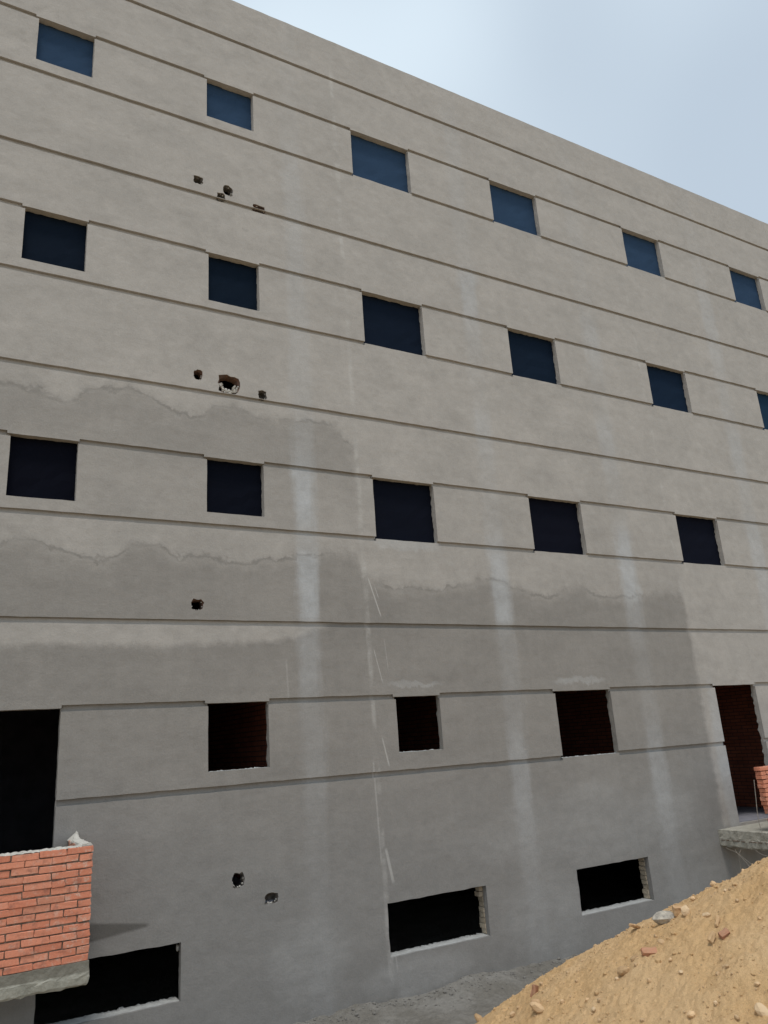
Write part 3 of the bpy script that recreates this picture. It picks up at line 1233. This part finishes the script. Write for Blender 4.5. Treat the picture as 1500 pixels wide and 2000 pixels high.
put_rock('concrete_lump', 'lump', 6.10, 5.79, .12, .085, .060, 'grey and white lump of concrete on the sand heap crest', 'concrete lump', rz=-.5, shape=2, sink=.2, tilt=.05)
put_chip('brick_fragment', 'orange_chip', 6.19, 5.69, .10, .07, .075, (.15, .1, -.6), 'orange brick fragment against the right side of the concrete lump', 'brick fragment', 1)
put_chip('brick_fragment', 'chip', 5.46, 5.416, .125, .055, .060, (.75, .05, -.55), 'dull red brick fragment lying in the middle of the sand slope', 'brick fragment', 2, .35)
put_chip('brick_fragment', 'chip', 5.334, 6.88, .055, .05, .12, (.1, .25, .3), 'small red brick fragment standing upright on the lower crest', 'brick fragment', 3)
put_chip('brick_fragment', 'chip', 5.692, 4.797, .085, .05, .05, (.6, -.4, -.2), 'red brown brick fragment half buried near the right edge', 'brick fragment', 4, .4)
put_chip('brick_fragment', 'brown_chip', 5.847, 4.976, .11, .028, .03, (.5, -.5, .4), 'thin brown brick splinter below the upper crest', 'brick fragment', 5, .3)
put_chip('brick_fragment', 'brown_chip', 5.623, 4.865, .10, .04, .022, (.9, -.5, .2), 'dark brown shard tilted up beside the half buried red fragment', 'brick fragment', 6, .1)
put_chip('brick_fragment', 'orange_chip', 6.09, 6.18, .12, .07, .025, (.1, .35, .4), 'flat orange chip poking out of the crest left of the concrete lump', 'brick fragment', 7, .2)
put_rock('stone', 'brown_chip', 5.411, 5.544, .060, .035, .030, 'brown flat stone just left of the dull red brick fragment', 'stone', shape=1)
put_rock('stone', 'brown_chip', 5.290, 5.56, .075, .05, .040, 'dark brown lumpy stone below the brown flat stone', 'stone', shape=3)
put_rock('stone', 'orange_chip', 4.982, 6.421, .055, .045, .045, 'orange brown stone low on the slope under the upright red fragment', 'stone', shape=4)
put_rock('stone', 'stone', 4.901, 6.30, .085, .05, .045, 'large sandy clod below the orange brown stone', 'stone', shape=5)
put_rock('stone', 'brown_chip', 5.478, 8.10, .075, .045, .035, 'brown chip at the lowest left end of the sand crest', 'stone', shape=6)
put_rock('stone', 'pale_stone', 6.113, 5.54, .045, .045, .05, 'pale upright stone right of the concrete lump', 'stone', shape=0)
LOOSE = [
    (6.026, 5.235, .05, 'pale stone on the slope right of the upright pale stone'), (5.57, 5.363, .045, 'small pale stone just below the concrete lump'),
    (5.004, 6.082, .038, 'small pale stone low on the slope right of the upright red fragment'), (4.992, 4.627, .052, 'round sandy stone at the bottom picture edge'),
    (5.167, 4.153, .085, 'largest pale stone, in the bottom right picture corner'), (5.126, 7.0, .05, 'sandy stone at the bottom left end of the slope'),
    (6.893, 5.84, .055, 'sandy stone on the uppermost part of the crest under the landing'), (6.6, 5.86, .05, 'sandy stone on the crest between landing and concrete lump'),
    (5.322, 4.267, .035, 'small stone at the right picture edge above the largest pale stone')]
for x, y in ((5.395, 5.126), (5.132, 4.505), (5.059, 4.275), (5.226, 5.597), (4.884, 5.547), (6.933, 5.49), (6.2, 5.025), (5.296, 4.944), (5.75, 5.6), (5.9, 4.6), (6.4, 5.3), (5.2, 5.2), (5.05, 5.8), (5.4, 4.6)):
    LOOSE.append((x, y, random.uniform(.026, .038), 'small sand-coloured stone lying loose on the sand slope'))
for x, y, s, lab in LOOSE:
    put_rock('stone', random.choice(('pale_stone', 'stone', 'stone')), x, y, s * random.uniform(.6, .85), s * random.uniform(.5, .7), s * random.uniform(.4, .6), lab, 'stone', 'loose stones on the sand heap')

# crumbs and clods of sand: too many to count
NCR = 15000
px = rng.uniform(3.6, 8.6, NCR)
py = rng.uniform(3.1, 7.8, NCR)
pz = heap_h(px, py)
ps = np.minimum(.030, .0052 * np.exp(rng.normal(0, .62, NCR)))
clump = fbm(px, py, 77, [(1.7, 1.0), (5.0, .6)])
parts = []
for k in range(NCR):
    if pz[k] < GZ + .1 or clump[k] < rng.uniform(-.75, .25):
        continue
    x, y, z, s = px[k], py[k], pz[k], ps[k]
    v, f = TINY[k % 6]
    a = random.uniform(0, 6.28)
    ca, sa = math.cos(a) * s, math.sin(a) * s
    e = random.uniform(.5, .9)
    parts.append(([(x + p[0] * ca - p[1] * sa, y + p[0] * sa + p[1] * ca, z + p[2] * s * e + s * .2) for p in v], f))
for i, mt in enumerate(('sand', 'stone', 'sand')):
    tag(obj('sand_crumbs', *merge(*parts[i::3]), mt), 'scattered grit and small clods on the sand heap', 'gravel', kind='stuff')

# clods along the wall foot
parts = []
for k in range(900):
    x = random.uniform(3.4, 11.5)
    y = 9.99 - abs(random.gauss(0, .28)) - .015
    s = min(.035, .009 * math.exp(random.gauss(0, .55)))
    y = min(y, 9.99 - s)
    z = float(ground_h(np.array([x]), np.array([y]))[0])
    v, f = TINY[k % 6]
    a = random.uniform(0, 6.28)
    ca, sa = math.cos(a) * s, math.sin(a) * s
    parts.append(([(x + p[0] * ca - p[1] * sa, y + p[0] * sa + p[1] * ca, z + p[2] * s * .7 + s * .25) for p in v], f))
tag(obj('soil_clods', *merge(*parts), 'clod'), 'grey clods and mortar droppings along the wall foot', 'rubble', kind='stuff')
